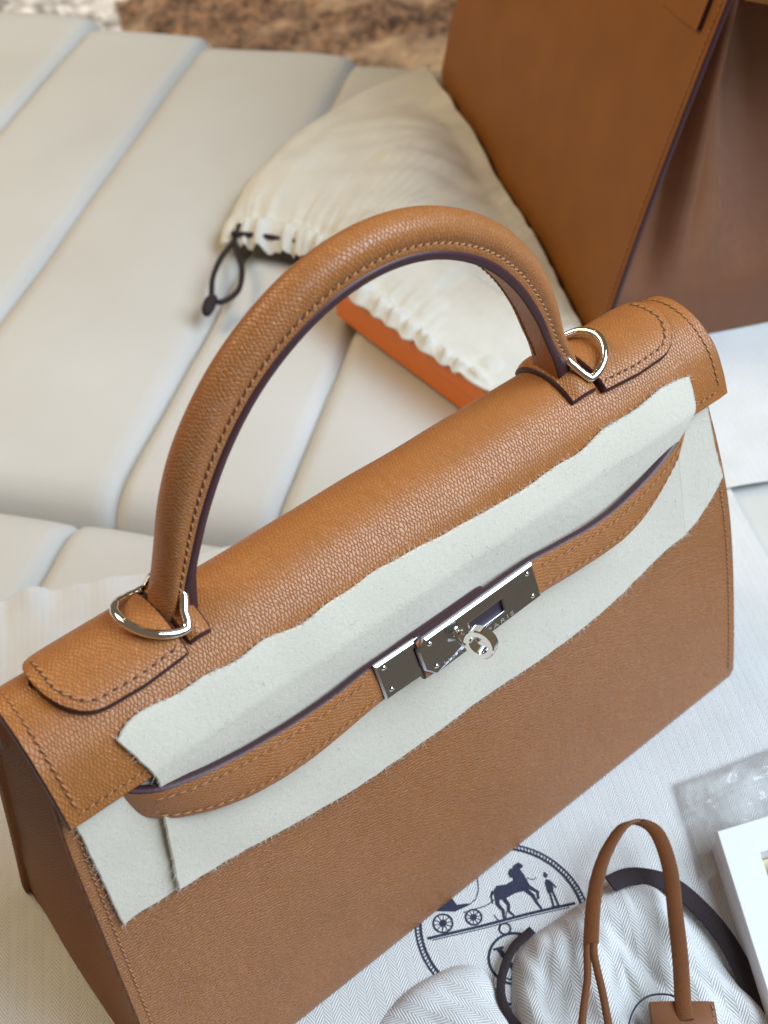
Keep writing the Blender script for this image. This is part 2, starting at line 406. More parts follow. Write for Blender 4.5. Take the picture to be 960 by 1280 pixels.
# --- big herringbone dust bag spread under the handbag
CB = V((23.6, 3.4, 0)); E1 = V((-.88, .475, 0)); E2 = V((-.475, -.88, 0))
def cloth_z(x, y):
    d = V((x, y, 0))-CB; u, v = d.dot(E1), d.dot(E2)
    under = min(1, max(0, (max(abs(x)-12.5, abs(y)-5.0))/3.0))
    z = .05 + under*(.10*nz(u*.23, v*.16, 2)+.07*nz(u*.6+v*.2, v*.13, 5)+.02)
    # gathered end at far left
    g = max(0, min(1, (9-v)/9))*max(0, min(1, (u-26)/6))
    z += g*(.10+.75*abs(nz(u*.55, v*.12, 9))+.22*math.sin(u*1.9+v*.3+2*nz(u*.3, v*.2)))
    # soft folds to the left of the bag
    f = max(0, min(1, (-13-x)/4)); z += f*(.45*max(0, math.sin(u*.55+v*.22+.4))**2)
    return max(z, -.05)
def cloth_pt(u, v, up=0.):
    p = CB+E1*u+E2*v; e = .35*nz(u*.5, 1)*(1 if v < 1 else 0)-.9*max(0, 1-v/12)*max(0, min(1, (u-24)/6))
    p += E2*(-e); p.z = cloth_z(p.x, p.y)+up; return p
nu, nv = 190, 150; LU, LV = 50., 40.
P = [[cloth_pt(LU*i/nu, LV*j/nv) for j in range(nv+1)] for i in range(nu+1)]
uv = [[(LU*i/nu, LV*j/nv) for j in range(nv+1)] for i in range(nu+1)]
b = MB(); b.grid(P, uv); I = [[p-V((0, 0, .22)) for p in r] for r in P]; b.grid(I, uv, flip=True)
ring = [(i, 0) for i in range(nu+1)]+[(nu, j) for j in range(1, nv+1)]+[(i, nv) for i in range(nu-1, -1, -1)]+[(0, j) for j in range(nv-1, 0, -1)]
b.grid([[P[i][j], I[i][j]] for i, j in ring], [[uv[i][j], uv[i][j]] for i, j in ring], closeu=True, flip=True)
dust = tag(b.build('dust_bag', 'herring'), 'large white herringbone dust bag spread flat under the front handbag', 'dust bag')

# printed emblem on that cloth (flat print, follows the cloth)
EX = V((.898, -.44, 0)); EY = V((.44, .898, 0)); EO = V((-.8, -7.5, 0))
def em(a, c, up=.018):
    p = EO+EX*a+EY*c; p.z = cloth_z(p.x, p.y)+up; return p
def ink_band(bld, pts, wd):
    pts = resample([V((a, c, 0)) for a, c in pts], .06); rows = []
    for i, p in enumerate(pts):
        t = (pts[min(i+1, len(pts)-1)]-pts[max(i-1, 0)]).normalized(); n = V((-t.y, t.x, 0)); q = wd(i/(len(pts)-1)) if callable(wd) else wd
        rows.append([em(p.x+n.x*q, p.y+n.y*q), em(p.x-n.x*q, p.y-n.y*q)])
    bld.grid(rows, flip=True)
def ink_fan(bld, c, pts):
    vs = [em(*c)]+[em(a, q) for a, q in pts]; n = len(pts)
    bld.add(vs, [(0, i+1, (i+1) % n+1) for i in range(n)])
def circ(cx, cy, r, a0=0, a1=360, n=60, ry=None):
    return [(cx+r*math.cos(math.radians(a0+(a1-a0)*k/n)), cy+(ry or r)*math.sin(math.radians(a0+(a1-a0)*k/n))) for k in range(n+1)]
b = MB()
ink_band(b, circ(0, 0, 3.24, 0, 360, 120), .035); ink_band(b, circ(0, 0, 3.05, 0, 360, 120), .05)
for k in range(150):                                   # hatching between the two rings
    a = 360*k/150; ink_band(b, [(3.06*math.cos(math.radians(a)), 3.06*math.sin(math.radians(a))), (3.22*math.cos(math.radians(a+1.2)), 3.22*math.sin(math.radians(a+1.2)))], .022)
b.build('printed_ring', 'ink', dust, smooth=False)
b = MB(); ink_band(b, [(-2.85, .08), (2.85, .08)], .055); ink_band(b, [(-2.7, -.03), (2.6, -.03)], .018); b.build('printed_ground_line', 'ink', dust, smooth=False)
b = MB()
for cx, cy, r in ((-2.15, .52, .36), (-.98, .48, .30)):
    ink_band(b, circ(cx, cy, r, n=30), .035); ink_band(b, circ(cx, cy, r*.28, n=16), .05)
    for k in range(10): a = math.radians(36*k); ink_band(b, [(cx, cy), (cx+r*math.cos(a), cy+r*math.sin(a))], .016)
ink_fan(b, (-1.75, 1.15), [(-2.6, 1.5), (-2.3, 1.05), (-1.6, .86), (-1.0, .98), (-1.02, 1.06), (-1.45, 1.1), (-1.7, 1.75), (-2.2, 1.8)])
ink_band(b, [(-1.0, 1.0), (-.7, 1.15), (-.5, 1.5), (-.42, 1.95)], .018); ink_band(b, [(-1.3, .75), (-.4, .8), (.1, .98)], .02)
b.build('printed_carriage', 'ink', dust, smooth=False)
b = MB()
body = [(-.02, 1.02), (.02, 1.3), (.2, 1.47), (.55, 1.43), (.85, 1.52), (1.0, 1.72), (1.35, 1.58), (1.42, 1.2), (1.2, 1.0), (.8, 1.0), (.45, .9), (.2, .88)]
ink_fan(b, (.7, 1.22), body)
ink_fan(b, (1.12, 1.85), [(.86, 1.5), (.9, 1.9), (1.05, 2.12), (1.28, 2.2), (1.42, 2.02), (1.36, 1.95), (1.24, 1.98), (1.3, 1.75), (1.36, 1.58)])
ink_band(b, [(.95, 2.0), (.82, 1.85), (.84, 1.65)], .06)
ink_band(b, [(.12, 1.1), (.02, .75), (.16, .45), (.1, .14)], lambda t: .10-.06*t); ink_band(b, [(.3, .95), (.42, .62), (.34, .38), (.5, .14)], lambda t: .085-.05*t)
ink_band(b, [(1.2, 1.05), (1.4, .75), (1.46, .45), (1.56, .14)], lambda t: .09-.05*t); ink_band(b, [(1.34, 1.15), (1.62, .85), (1.56, .55)], lambda t: .08-.04*t)
ink_band(b, [(0, 1.3), (-.12, 1.1), (-.14, .8)], lambda t: .06*(1-t*.6)); ink_band(b, [(1.4, 1.5), (1.62, 1.35), (1.75, 1.42)], .015)
b.build('printed_horse', 'ink', dust, smooth=False)
b = MB()
ink_fan(b, (2.12, .98), [(1.98, .7), (2.0, 1.15), (2.1, 1.28), (2.22, 1.2), (2.26, .9), (2.2, .68)])
ink_fan(b, (2.12, 1.4), circ(2.12, 1.4, .075, n=10)); ink_band(b, [(2.03, 1.45), (2.23, 1.45)], .02); ink_band(b, [(2.12, 1.44), (2.12, 1.56)], .05)
ink_band(b, [(2.06, .7), (2.03, .14)], .04); ink_band(b, [(2.18, .7), (2.22, .14)], .04); ink_band(b, [(2.22, 1.15), (2.36, .85)], .03); ink_band(b, [(1.95, .14), (2.3, .14)], .02)
b.build('printed_groom', 'ink', dust, smooth=False)
b = MB(); ink_band(b, circ(.02, -.25, .21, n=30), .035); ink_band(b, circ(.05, -1.42, .95, n=70), .05); ink_band(b, circ(.02, .55, .25, 200, 340, n=20, ry=.5), .02)
ink_band(b, [(-.42, -.92), (-.1, -1.75)], .09); ink_band(b, [(-.62, -.9), (-.22, -.9)], .045); ink_band(b, [(.42, -.92), (0, -1.7)], .05); ink_band(b, [(.28, -.9), (.6, -.9)], .04)
ink_band(b, [(-.1, -1.7), (-.08, -2.05)], .08); ink_band(b, [(-.3, -2.06), (.14, -2.06)], .04); ink_band(b, circ(.05, -1.42, .8, 215, 325, n=30), .03)
b.build('printed_monogram', 'ink', dust, smooth=False)

# ================================================================== FRONT HANDBAG
bag = thing('handbag', 'tan grained leather top handle handbag in front, turn lock wrapped in felt', 'handbag', (0, 0, 0.1))
def yf(z): return -5.78+2.62*z/15.4
def yb(z): return 5.64-4.4*(z/16.)
XR = [(0, 14.06), (2.4, 14.08), (6, 13.97), (8.6, 13.78), (10.85, 13.46), (13.25, 12.93), (15, 12.46), (16.6, 12.1)]
XL = [(0, 13.95), (6, 13.56), (10.85, 13.28), (14.6, 13.05), (16.6, 12.8)]
Z0 = .18
def side_x(z, s): return smooth_tab(XR, z) if s > 0 else -smooth_tab(XL, z)
def panel(front):
    nz_, nx = 34, 46; P = []; N = []; uv = []
    for i in range(nz_+1):
        z = Z0+(16.4-Z0)*i/nz_; rp = []; rn = []; ru = []
        for j in range(nx+1):
            t = j/nx; xl, xr = side_x(z, -1), side_x(z, 1); x = xl+(xr-xl)*t
            y = yf(z) if front else yb(z)
            bow = .18*math.sin(math.pi*t)*math.sin(math.pi*min(1, z/16.)); y += (-bow if front else bow)
            if z < .9: y += (.5*(1-z/.9)**2)*(1 if front else -1)*.5
            rp.append(V((x, y, z))); rn.append(V((0, -.985, .17)) if front else V((0, .964, .265))); ru.append((x, z))
        if not front: rp.reverse(); rn.reverse(); ru.reverse()
        P.append(rp); N.append(rn); uv.append(ru)
    P = [list(r) for r in zip(*P)]; N = [list(r) for r in zip(*N)]; uv = [list(r) for r in zip(*uv)]
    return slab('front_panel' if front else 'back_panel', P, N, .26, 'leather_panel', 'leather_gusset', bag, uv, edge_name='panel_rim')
fp = panel(True); bp = panel(False)
nF = V((0, -.985, .17))
for s in (-1, 1):
    pts = [V((side_x(z, s)-s*.33, yf(z)-.18*math.sin(math.pi*.02)*0-.015, z)) for z in [1+.25*k for k in range(60)]]
    stitches('stitching', pts, [nF]*len(pts), fp, ln=.2, gap=.06, r=.028, hole=.6)
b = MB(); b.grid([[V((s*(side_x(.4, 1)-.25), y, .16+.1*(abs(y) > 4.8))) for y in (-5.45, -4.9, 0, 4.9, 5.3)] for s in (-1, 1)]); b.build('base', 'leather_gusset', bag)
for s in (-1, 1):
    n1, n2 = 30, 24; P = []; uv = []
    for i in range(n1+1):
        z = Z0+.05+(16.6-Z0)*i/n1; r = []; ru = []
        k = max(0, (z-1.2)/15.2)**1.15
        for j in range(n2+1):
            t = j/n2; q = abs(2*t-1); tri = 1-math.sqrt(q*q+.006)
            x = side_x(z, s)-s*(.16+k*3.6*max(0, tri)+.25*math.sin(math.pi*t)*(1-k)*-.6)
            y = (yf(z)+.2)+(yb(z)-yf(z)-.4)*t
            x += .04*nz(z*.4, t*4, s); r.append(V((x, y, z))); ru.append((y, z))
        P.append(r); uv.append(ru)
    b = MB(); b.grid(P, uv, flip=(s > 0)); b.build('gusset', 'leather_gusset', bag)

# --- flap
FP = catmull([(0, 1.75, 13.5), (0, 1.35, 15.0), (0, .95, 16.2), (0, .5, 17.1), (0, 0, 17.68), (0, -.6, 17.95), (0, -1.2, 18.0), (0, -1.8, 17.87), (0, -2.35, 17.58), (0, -2.85, 17.15), (0, -3.2, 16.6), (0, -3.45, 16.1), (0, -3.65, 15.6)], 12)
FL = [0]
for a, c in zip(FP, FP[1:]): FL.append(FL[-1]+(c-a).length)
FLEN = FL[-1]
def prof(s):
    s = min(max(s, 0), FLEN); j = 0
    lo, hi = 0, len(FL)-2
    while lo < hi:
        mid = (lo+hi+1)//2
        if FL[mid] <= s: lo = mid
        else: hi = mid-1
    t = (s-FL[lo])/(FL[lo+1]-FL[lo]); p = FP[lo].lerp(FP[lo+1], t)
    a = FP[max(lo-1, 0)].lerp(FP[lo], t); c = FP[lo+1].lerp(FP[min(lo+2, len(FP)-1)], t); d = (c-a).normalized()
    return p, V((0, d.z, -d.y)).normalized()
def flap_pt(x, s, off=0.):
    p, n = prof(s); q = p+n*off; q.x = x
    return q, n
def fx(s): return 12.85
nx, ns = 70, 60; P = []; N = []; uv = []
for i in range(nx+1):
    r = []; rn = []; ru = []
    for j in range(ns+1):
        s = FLEN*j/ns; x = -fx(s)+2*fx(s)*i/nx; p, n = flap_pt(x, s)
        p = p+n*(.05*nz(x*.35, s*.5, 8)+.10*(1-(x/12.85)**2)*math.exp(-((s-5)/2.)**2))
        r.append(p); rn.append(n); ru.append((x, s))
    P.append(r); N.append(rn); uv.append(ru)
flap = slab('flap', P, N, .28, 'leather_flap', 'edge', bag, uv)
for s in (-1, 1):
    pts = []; nr = []
    for k in range(140):
        q = 1.5+(FLEN-.3-1.5)*k/139; p, n = flap_pt(s*(12.85-.36), q, .012); pts.append(p); nr.append(n)
    stitches('stitching', pts, nr, flap, ln=.21, gap=.07, r=.030, hole=.7)
pts = []; nr = []
for k in range(200):
    p, n = flap_pt(-12.5+25*k/199, FLEN-.3, .012); pts.append(p); nr.append(n)
stitches('stitching', pts, nr, flap, ln=.21, gap=.07, r=.030, hole=.7)

# --- handle tabs on top of the flap
SF = [(6.3, 6.72), (7.4, 6.9), (8.0, 7.02), (9.4, 7.12), (10.7, 7.08), (11.3, 6.90), (11.75, 6.66), (12.0, 6.40), (12.12, 6.12), (12.16, 5.70)]
SC = 5.45
def tab(sg, x0, x1, name, off=.33, lift=0.0):
    """leather tab whose outline narrows to a rounded tip at x1"""
    nx, ns = 26, 22; P = []; N = []; uv = []
    for i in range(nx+1):
        t = i/nx; t = 1-(1-t)**1.8; x = x0+(x1-x0)*t; hw = max(.03, lerp_tab(SF, x)-SC) if x1 > 11 else 1.35
        if x1 > 11 and x > 10.4: hw = max(.05, (lerp_tab(SF, 10.4)-SC)*math.sqrt(max(0, 1-((x-10.4)/(11.80-10.4))**2.2)))
        r = []; rn = []; ru = []
        for j in range(ns+1):
            s = SC-hw+2*hw*j/ns; e = 1-min(1, (1-abs(2*j/ns-1))*hw/.35)**.7
            o_ = off-.05*e+lift*math.sin(math.pi*t)
            p, n = flap_pt(sg*x, s, o_); r.append(p); rn.append(n); ru.append((x, s))
        P.append(r); N.append(rn); uv.append(ru)
    if sg < 0: P.reverse(); N.reverse(); uv.reverse()
    return slab(name, P, N, .33, 'leather_tab', 'edge', bag, uv)
for sg in (-1, 1):
    tb = tab(sg, 8.0, 11.795, 'handle_tab')
    pts = []; nr = []
    for k in range(130):                                # stitched along its outline
        t = k/129
        x = 8.1+(11.45-8.1)*min(1, t/.82) if t < .82 else 11.45
        hw = (lerp_tab(SF, min(x, 10.4))-SC)-.24
        if x > 10.4: hw *= math.sqrt(max(0, 1-((x-10.4)/(11.52-10.4))**2.2))
        if t >= .82: hw = hw*(1-(t-.82)/.18*2)
        p, n = flap_pt(sg*x, SC+hw, .335); pts.append(p); nr.append(n)
    stitches('stitching', pts, nr, tb, ln=.23, gap=.07, r=.036, slant=.12)
    tab(sg, 6.75 if sg > 0 else 7.1, 7.75, 'tab_loop', off=.24, lift=.16)

# --- handle: padded roll, painted edges, flat underside
HP = [(-7.62, 17.75), (-7.38, 18.5), (-6.9, 19.7), (-6.2, 21.3), (-5.28, 22.85), (-4.15, 24.15), (-2.85, 25.1), (-1.45, 25.7), (0, 25.9)]
HP = HP+[(-x*(.965 if z > 19 else .99), z) for x, z in HP[-2::-1]]
hp = resample(catmull([(x, 0, z) for x, z in HP], 14), .14); HL = .14
HY = -.8
handle_len = sum((b_-a_).length for a_, b_ in zip(hp, hp[1:]))
def hframe(i):
    T = (hp[min(i+1, len(hp)-1)]-hp[max(i-1, 0)]).normalized(); n = V((-T.z, 0, T.x))
    if n.z < 0 and abs(T.z) < .5: n = -n
    return hp[i], T, n
sec = [(-.60, 0), (-.615, .10), (-.60, .19), (-.555, .235), (-.575, .29), (-.625, .42), (-.62, .58), (-.56, .74), (-.45, .88), (-.30, .98), (-.15, 1.03), (0, 1.05)]
sec = [(y*.93, n*.92) for y, n in sec]
sec = sec+[(-y, n) for y, n in sec[-2::-1]]
top = []; tuv = []; eF = []; eB = []; und = []; uuv = []; stF = []; stB = []; stn = []; stnB = []; L = 0; stU = []; stUn = []
for i in range(len(hp)):
    p, T, n = hframe(i); L = i*handle_len/(len(hp)-1); d = min(L, handle_len-L)
    k = min(1, max(0, d/5.5)); k = k*k*(3-2*k); hh = .50+.50*k; k = min(1, max(0, d/2.2)); k = k*k*(3-2*k); et = .27+.34*(1-k); wy = 1.0+.06*(1-k)
    row = []; ru = []; av = 0; prev = None
    for (y, q) in sec:
        pt = p+n*(q*hh)+V((0, HY+y*wy, 0)); 
        if prev is not None: av += math.hypot(y-prev[0], q-prev[1])
        prev = (y, q); row.append(pt); ru.append((L, av))
    top.append(row); tuv.append(ru)
    for sgn, E in ((-1, eF), (1, eB)):
        y0 = sgn*.56*wy
        E.append([p+n*(.012)+V((0, HY+y0-sgn*.02, 0)), p+n*(-.02)+V((0, HY+y0+sgn*.035, 0)), p-n*(et*.5)+V((0, HY+y0+sgn*.05, 0)), p-n*(et-.02)+V((0, HY+y0+sgn*.03, 0)), p-n*et+V((0, HY+y0-sgn*.03, 0))])
    und.append([p-n*(et+.0+.03*math.sin(math.pi*j/8))+V((0, HY+.545*wy*(-1+2*j/8), 0)) for j in range(9)]); uuv.append([(L, .6*(-1+j/4)) for j in range(9)])
    if 1.0 < L < handle_len-1.0:
        stF.append(p+n*(.20*hh)+V((0, HY-.54*wy, 0))); stn.append((V((0, -1, 0))+n*.25).normalized()); stB.append(p+n*(.20*hh)+V((0, HY+.54*wy, 0))); stnB.append((V((0, 1, 0))+n*.25).normalized())
        stU.append(p-n*(et+.02)+V((0, HY+.36, 0))); stUn.append(-n)
hb = MB(); hb.grid(top, tuv, flip=False)
for e in (0, -1):
    k = len(hb.v); hb.add(top[e], [tuple(range(len(sec)))])
handle = hb.build('handle', 'leather_handle', bag)
eb = MB(); eb.grid(eF, flip=True); eb.grid(eB)
for E in (0, -1): eb.add([q for q in eF[E]]+[q for q in eB[E][::-1]], [tuple(range(10))])
eb.build('painted_edge', 'edge', handle)
ub = MB(); ub.grid(und, uuv, flip=True); ub.build('underside', 'leather', handle)
stitches('stitching', stF, stn, handle, ln=.21, gap=.06, r=.034, slant=.14); stitches('stitching', stB, stnB, handle, ln=.21, gap=.06, r=.034, slant=.14); stitches('stitching', stU, stUn, handle, ln=.21, gap=.06, r=.032)

# --- metal rings that carry the handle
for sg in (-1, 1):
    def topz(y):
        best = max(FP, key=lambda q: -abs(q.y-y)); return best.z
    C0 = V((7.72, HY, 0)); pts = []
    for k in range(33):                                  # the bow over the tab
        a = math.radians(-98+196*k/32); x = C0.x+1.28*math.cos(a)*(1 if abs(a) < 1.57 else .5); y = HY+1.24*math.sin(a)
        pts.append(V((sg*x, y, topz(y)+.47+.16*max(0, math.cos(a)))))
    hx, hz = 7.28, 18.75
    back = [V((sg*(hx+.2), HY+.86, hz-.30)), V((sg*hx, HY+.62, hz)), V((sg*hx, HY+.3, hz+.05)), V((sg*hx, HY, hz+.05)), V((sg*hx, HY-.3, hz+.05)), V((sg*hx, HY-.62, hz)), V((sg*(hx+.2), HY-.86, hz-.30))]
    full = pts+[pts[-1].lerp(back[0], .5)]+back+[back[-1].lerp(pts[0], .5)]
    rb = MB(); rb.tube(full, .135, 14, closed=True); rb.build('handle_ring', 'metal', bag)

# --- side straps with metal plates, and the turn lock
def tilt(x): return .33*max(0, 1-max(0, abs(x)-7)/3.5)
def strap(name, x0, x1, yfun, zt, zb, sgn):
    nx, nzz = 80, 8; P = []; N = []; uv = []
    for i in range(nx+1):
        x = x0+(x1-x0)*i/nx; r = []; rn = []; ru = []
        d = (yfun(x+.05)-yfun(x-.05))/.1; n = V((d, -1, 0)).normalized()
        for j in range(nzz+1):
            t = j/nzz; z = zb(x)+(zt(x)-zb(x))*t
            e = abs(2*t-1); y = yfun(x)+.05*e**4+.015*nz(x, t*3)
            r.append(V((x, y+tilt(x)*(z-14.2), z))); rn.append((n+V((0, 0, tilt(x)))).normalized()); ru.append((x, z))
        P.append(r); N.append(rn); uv.append(ru)
    o = slab(name, P, N, .30, 'leather', 'edge', bag, uv)
    for fz in (lambda x: zt(x)-.24, lambda x: zb(x)+.24):
        pts = [V((x0+(x1-x0)*k/160, yfun(x0+(x1-x0)*k/160)+tilt(x0+(x1-x0)*k/160)*(fz(x0+(x1-x0)*k/160)-14.2)-.012, fz(x0+(x1-x0)*k/160))) for k in range(161)]
        pts = [p for p in pts if abs(p.x) > 3.4 and abs(p.x) < 10.6]
        stitches('stitching', pts, [V((0, -1, 0))]*len(pts), o, ln=.23, gap=.09, r=.028, slant=.06, hole=.5)
    return o
YL = [(-11.5, -3.1), (-10.9, -3.62), (-10.2, -3.98), (-9.0, -4.26), (-7, -4.40), (-3, -4.42), (1.2, -4.38)]
YR = [(-2.1, -4.66), (0, -4.62), (3, -4.50), (6, -4.50), (8.2, -4.36), (9.6, -4.10), (10.6, -3.75), (11.4, -3.25)]
ZT_L = [(-11.5, 15.5), (-11.0, 15.2), (-10.3, 15.05), (-9.2, 14.90), (-7.9, 14.74), (-6.6, 14.64), (-5.2, 14.62), (-3.2, 14.72), (1.2, 14.74)]
ZB_L = [(-11.5, 14.2), (-10.9, 13.95), (-10, 13.56), (-8.45, 13.24), (-7.2, 13.24), (-5.8, 13.26), (-3.1, 13.52), (1.2, 13.5)]
ZT_R = [(-2.1, 14.84), (0, 14.82), (3, 14.74), (4.3, 14.60), (6.5, 14.47), (8, 14.60), (10.3, 14.98), (11.4, 15.5)]
ZB_R = [(-2.1, 13.5), (0, 13.5), (3.1, 13.48), (4.7, 13.40), (6.1, 13.34), (7.8, 13.34), (9.0, 13.55), (9.9, 13.86), (11.4, 14.5)]
fL = strap('side_strap', -11.5, 1.2, lambda x: smooth_tab(YL, x), lambda x: smooth_tab(ZT_L, x), lambda x: smooth_tab(ZB_L, x), -1)
fR = strap('side_strap', -1.75, 11.4, lambda x: smooth_tab(YR, x), lambda x: smooth_tab(ZT_R, x), lambda x: smooth_tab(ZB_R, x), 1)
def frL(a, c, d): return V((a, -4.43+d*.958+tilt(a)*(c-14.2), c-d*.287))
def frR(a, c, d): return V((a, smooth_tab(YR, a)+.01+d*.958+tilt(a)*(c-14.2), c-d*.287))
pl = poly_extrude('lock_plate', [(-3.22, 13.56), (-1.0, 13.55), (-1.0, 14.84), (-3.26, 14.86)], .02, -.12, 'metal_plate', fL, frL, bevel=.06)
pr_ = poly_extrude('lock_plate', [(-1.44, 13.54), (3.08, 13.54), (2.99, 14.84), (-1.5, 14.90), (-1.84, 14.60), (-1.80, 13.90)], .02, -.14, 'metal_plate', fR, frR, bevel=.06, hole=[(.12, 14.0), (1.52, 13.98), (1.52, 14.42), (.12, 14.44)])
hl = MB(); P4 = [(.05, 13.93), (1.6, 13.91), (1.6, 14.49), (.05, 14.51)]; hl.add([frR(a, c, -.03) for a, c in P4], [(0, 1, 2, 3)]); hl.build('slot_lining', 'dark_hole', fR, smooth=False)
def frame_bars(pts, wd, d0, d1, fr_):
    b = MB(); n = len(pts); o = []; cx = sum(p[0] for p in pts)/n; cz = sum(p[1] for p in pts)/n
    out = [(cx+(a-cx)*(1+wd/abs(a-cx)), cz+(c-cz)*(1+wd/abs(c-cz))) for a, c in pts]
    A = [fr_(a, c, d0) for a, c in out]; Bq = [fr_((a+e)/2, (c+g)/2, d1) for (a, c), (e, g) in zip(out, pts)]; Cq = [fr_(a, c, d0+.05) for a, c in pts]
    b.grid([[A[i], Bq[i], Cq[i]] for i in range(n)], closeu=True); return b
frame_bars([(.12, 14.0), (1.52, 13.98), (1.52, 14.42), (.12, 14.44)], .05, -.125, -.175, frR).build('slot_rim', 'metal', fR, smooth=False)
def dome(c, r, n=12, flat=.55):
    b = MB(); rows = []
    for a in (0, 30, 60, 85): rows.append([V(c)+V((r*math.cos(math.radians(a))*math.cos(2*math.pi*k/n), -r*flat*math.sin(math.radians(a)), r*math.cos(math.radians(a))*math.sin(2*math.pi*k/n))) for k in range(n)])
    b.grid(rows, closev=True); k = len(b.v); b.f.append(tuple(range(k-n, k))); return b
for x, z in ((-2.98, 14.64), (-2.95, 13.83)): dome(frL(x, z, -.115), .09).build('screw', 'metal', pl)
for x, z in ((-1.40, 14.66), (-1.38, 13.82), (2.70, 14.60), (2.72, 13.76)): dome(frR(x, z, -.135), .09).build('screw', 'metal', pr_)
# engraving
cu = bpy.data.curves.new('engraving', 'FONT'); cu.body = 'HERM\u00c8S\u00b7PARIS'; cu.size = .20*S; cu.space_character = 1.35; cu.extrude = .004*S
to = bpy.data.objects.new('engraving_tmp', cu); COL.objects.link(to); dg = bpy.context.evaluated_depsgraph_get(); dg.update()
tm = bpy.data.meshes.new_from_object(to.evaluated_get(dg)); bpy.data.objects.remove(to)
xs = [v.co.x for v in tm.vertices]; x0, x1 = min(xs), max(xs)
for v in tm.vertices:
    a = -1.1+(v.co.x-x0)/(x1-x0)*2.95; q = frR(a, 13.66-.006*(a+1.1)+v.co.y/S*1.0, -.141-v.co.z/S*.6); v.co = q*S
tm.materials.clear(); tm.materials.append(M['engraving']); link(bpy.data.objects.new('engraved_lettering', tm), pr_)
# turn lock
tl = MB(); pc = V((-.34, -4.62, 14.32))
def lathe(b, c, axis, prof_, n=28):
    ax = V(axis).normalized(); u = ax.orthogonal().normalized(); w_ = ax.cross(u)
    rows = [[V(c)+ax*h+(u*math.cos(2*math.pi*k/n)+w_*math.sin(2*math.pi*k/n))*r for k in range(n)] for r, h in prof_]
    b.grid(rows, closev=True)
lathe(tl, pc, (0, -1, 0), [(.25, -.05), (.25, .05), (.22, .08), (.17, .09), (.165, .14), (.165, .52), (.14, .56), (.001, .56)])
turn = tl.build('turn_lock', 'metal', bag, auto=35)
rg = MB(); axr = V((.90, .36, -.20)).normalized(); cR = V((-.10, -5.46, 14.5))
ro, ri, hl_ = .52, .28, .19
lathe(rg, cR, axr, [(ri, -hl_+.04), (ri+.03, -hl_), (ro-.04, -hl_), (ro, -hl_+.04), (ro, hl_-.04), (ro-.04, hl_), (ri+.03, hl_), (ri, hl_-.04), (ri, -hl_+.04)], 40)
rg.build('lock_ring', 'metal', turn, auto=35)

# ================================================================== FELT
FZ = lambda k: V((0, -.985, .17))
def felt_profile(q, base):
    """point and normal down the front: q<=FLEN on the flap, beyond it over the panel"""
    pass
# sheet tucked under the flap
def felt_grid(name, label, xl, xr, ztop, zbot, off, under_flap, nx=90, nzz=40):
    P = []; N = []; uv = []
    for i in range(nx+1):
        r = []; rn = []; ru = []
        for j in range(nzz+1):
            tj = j/nzz; ti = i/nx
            xa = xl(tj)+(xr(tj)-xl(tj))*ti
            zt, zb = ztop(xa), zbot(xa); z = zt+(zb-zt)*tj
            z += .035*nz(xa*2.2, 3.+off)*(1 if tj > .9 else 0)
            y, n = under_flap(xa, z); x = xa+.03*nz(z*2.5, xa*.1, 4)
            r.append(V((x, y, z))+n*(off+.05*nz(xa*.5, z*.6, off))); rn.append(n); ru.append((x, z))
        P.append(r); N.append(rn); uv.append(ru)
    P.reverse(); N.reverse(); uv.reverse()
    return P, N, uv
def panel_y(x, z):
    t = (x+13.5)/27; return yf(z)-.18*math.sin(math.pi*max(0, min(1, t)))*math.sin(math.pi*min(1, z/16.)), V((0, -.985, .17))
def felt_slab(name, P, N, uv, t=.12):
    return slab(name, P, N, t, 'felt', 'felt', None, uv, bulge=.35, edge_name='felt_rim')
ZB_B = [(-12.75, 10.62), (-12.2, 10.72), (-11.5, 10.62), (-10.8, 10.62), (-8, 10.8), (8, 10.1), (9.4, 10.2), (11.4, 10.32), (12.4, 10.9), (13.1, 11.6)]
def xl_B(t): return -12.62-.06*t
def xr_B(t): return 12.1+1.0*t
P, N, uv = felt_grid('B', '', xl_B, xr_B, lambda x: 15.95, lambda x: smooth_tab(ZB_B, x), .14, panel_y)
felt1 = tag(felt_slab('felt_sheet', P, N, uv), 'pale wool felt sheet tucked under the flap on the front panel', 'felt sheet')
FUZZ = [(felt1, P, N)]
# sheet over the flap that runs down behind the straps
def wide(x, q):
    """q: arc length down the front measured from the top of the flap profile"""
    if q <= FLEN-.2:
        p, n = prof(q); return p+n*.16, n
    e = q-(FLEN-.2); p0, n0 = prof(FLEN-.2); p0 = p0+n0*.16
    z = p0.z-e*.985; zl = p0.z-4.3*.985
    y = p0.y+(panel_y(x, zl)[0]-.36-p0.y)*(e/4.3)+.07*math.sin(math.pi*min(1, e/4.3)) if e < 4.3 else panel_y(x, z)[0]-.36
    return V((0, y, z)), V((0, -.985, .17))
QT = [(-10.95, 8.06), (-10.4, 7.78), (-8.6, 7.76), (-6.06, 7.94), (-3.27, 7.96), (-1.2, 7.97), (.6, 8.11), (2.46, 8.23), (3.76, 8.3), (6.77, 8.17), (8.87, 8.01), (11.2, 8.02)]
ZL = [(-10.95, 10.82), (-9.87, 10.66), (-8.74, 10.55), (-5.84, 10.08), (-3.32, 9.84), (-1.28, 9.86), (1.53, 9.78), (4.51, 9.67), (6.88, 9.83), (9.36, 10.34), (10.8, 10.45)]
nx, nq = 110, 60; P = []; N = []; uv = []
XLq = [(0, -10.75), (.25, -10.3), (.32, -10.25), (.5, -10.42), (1, -10.88)]
XRq = [(0, 11.25), (.18, 11.1), (.34, 10.35), (.5, 10.5), (1, 10.8)]
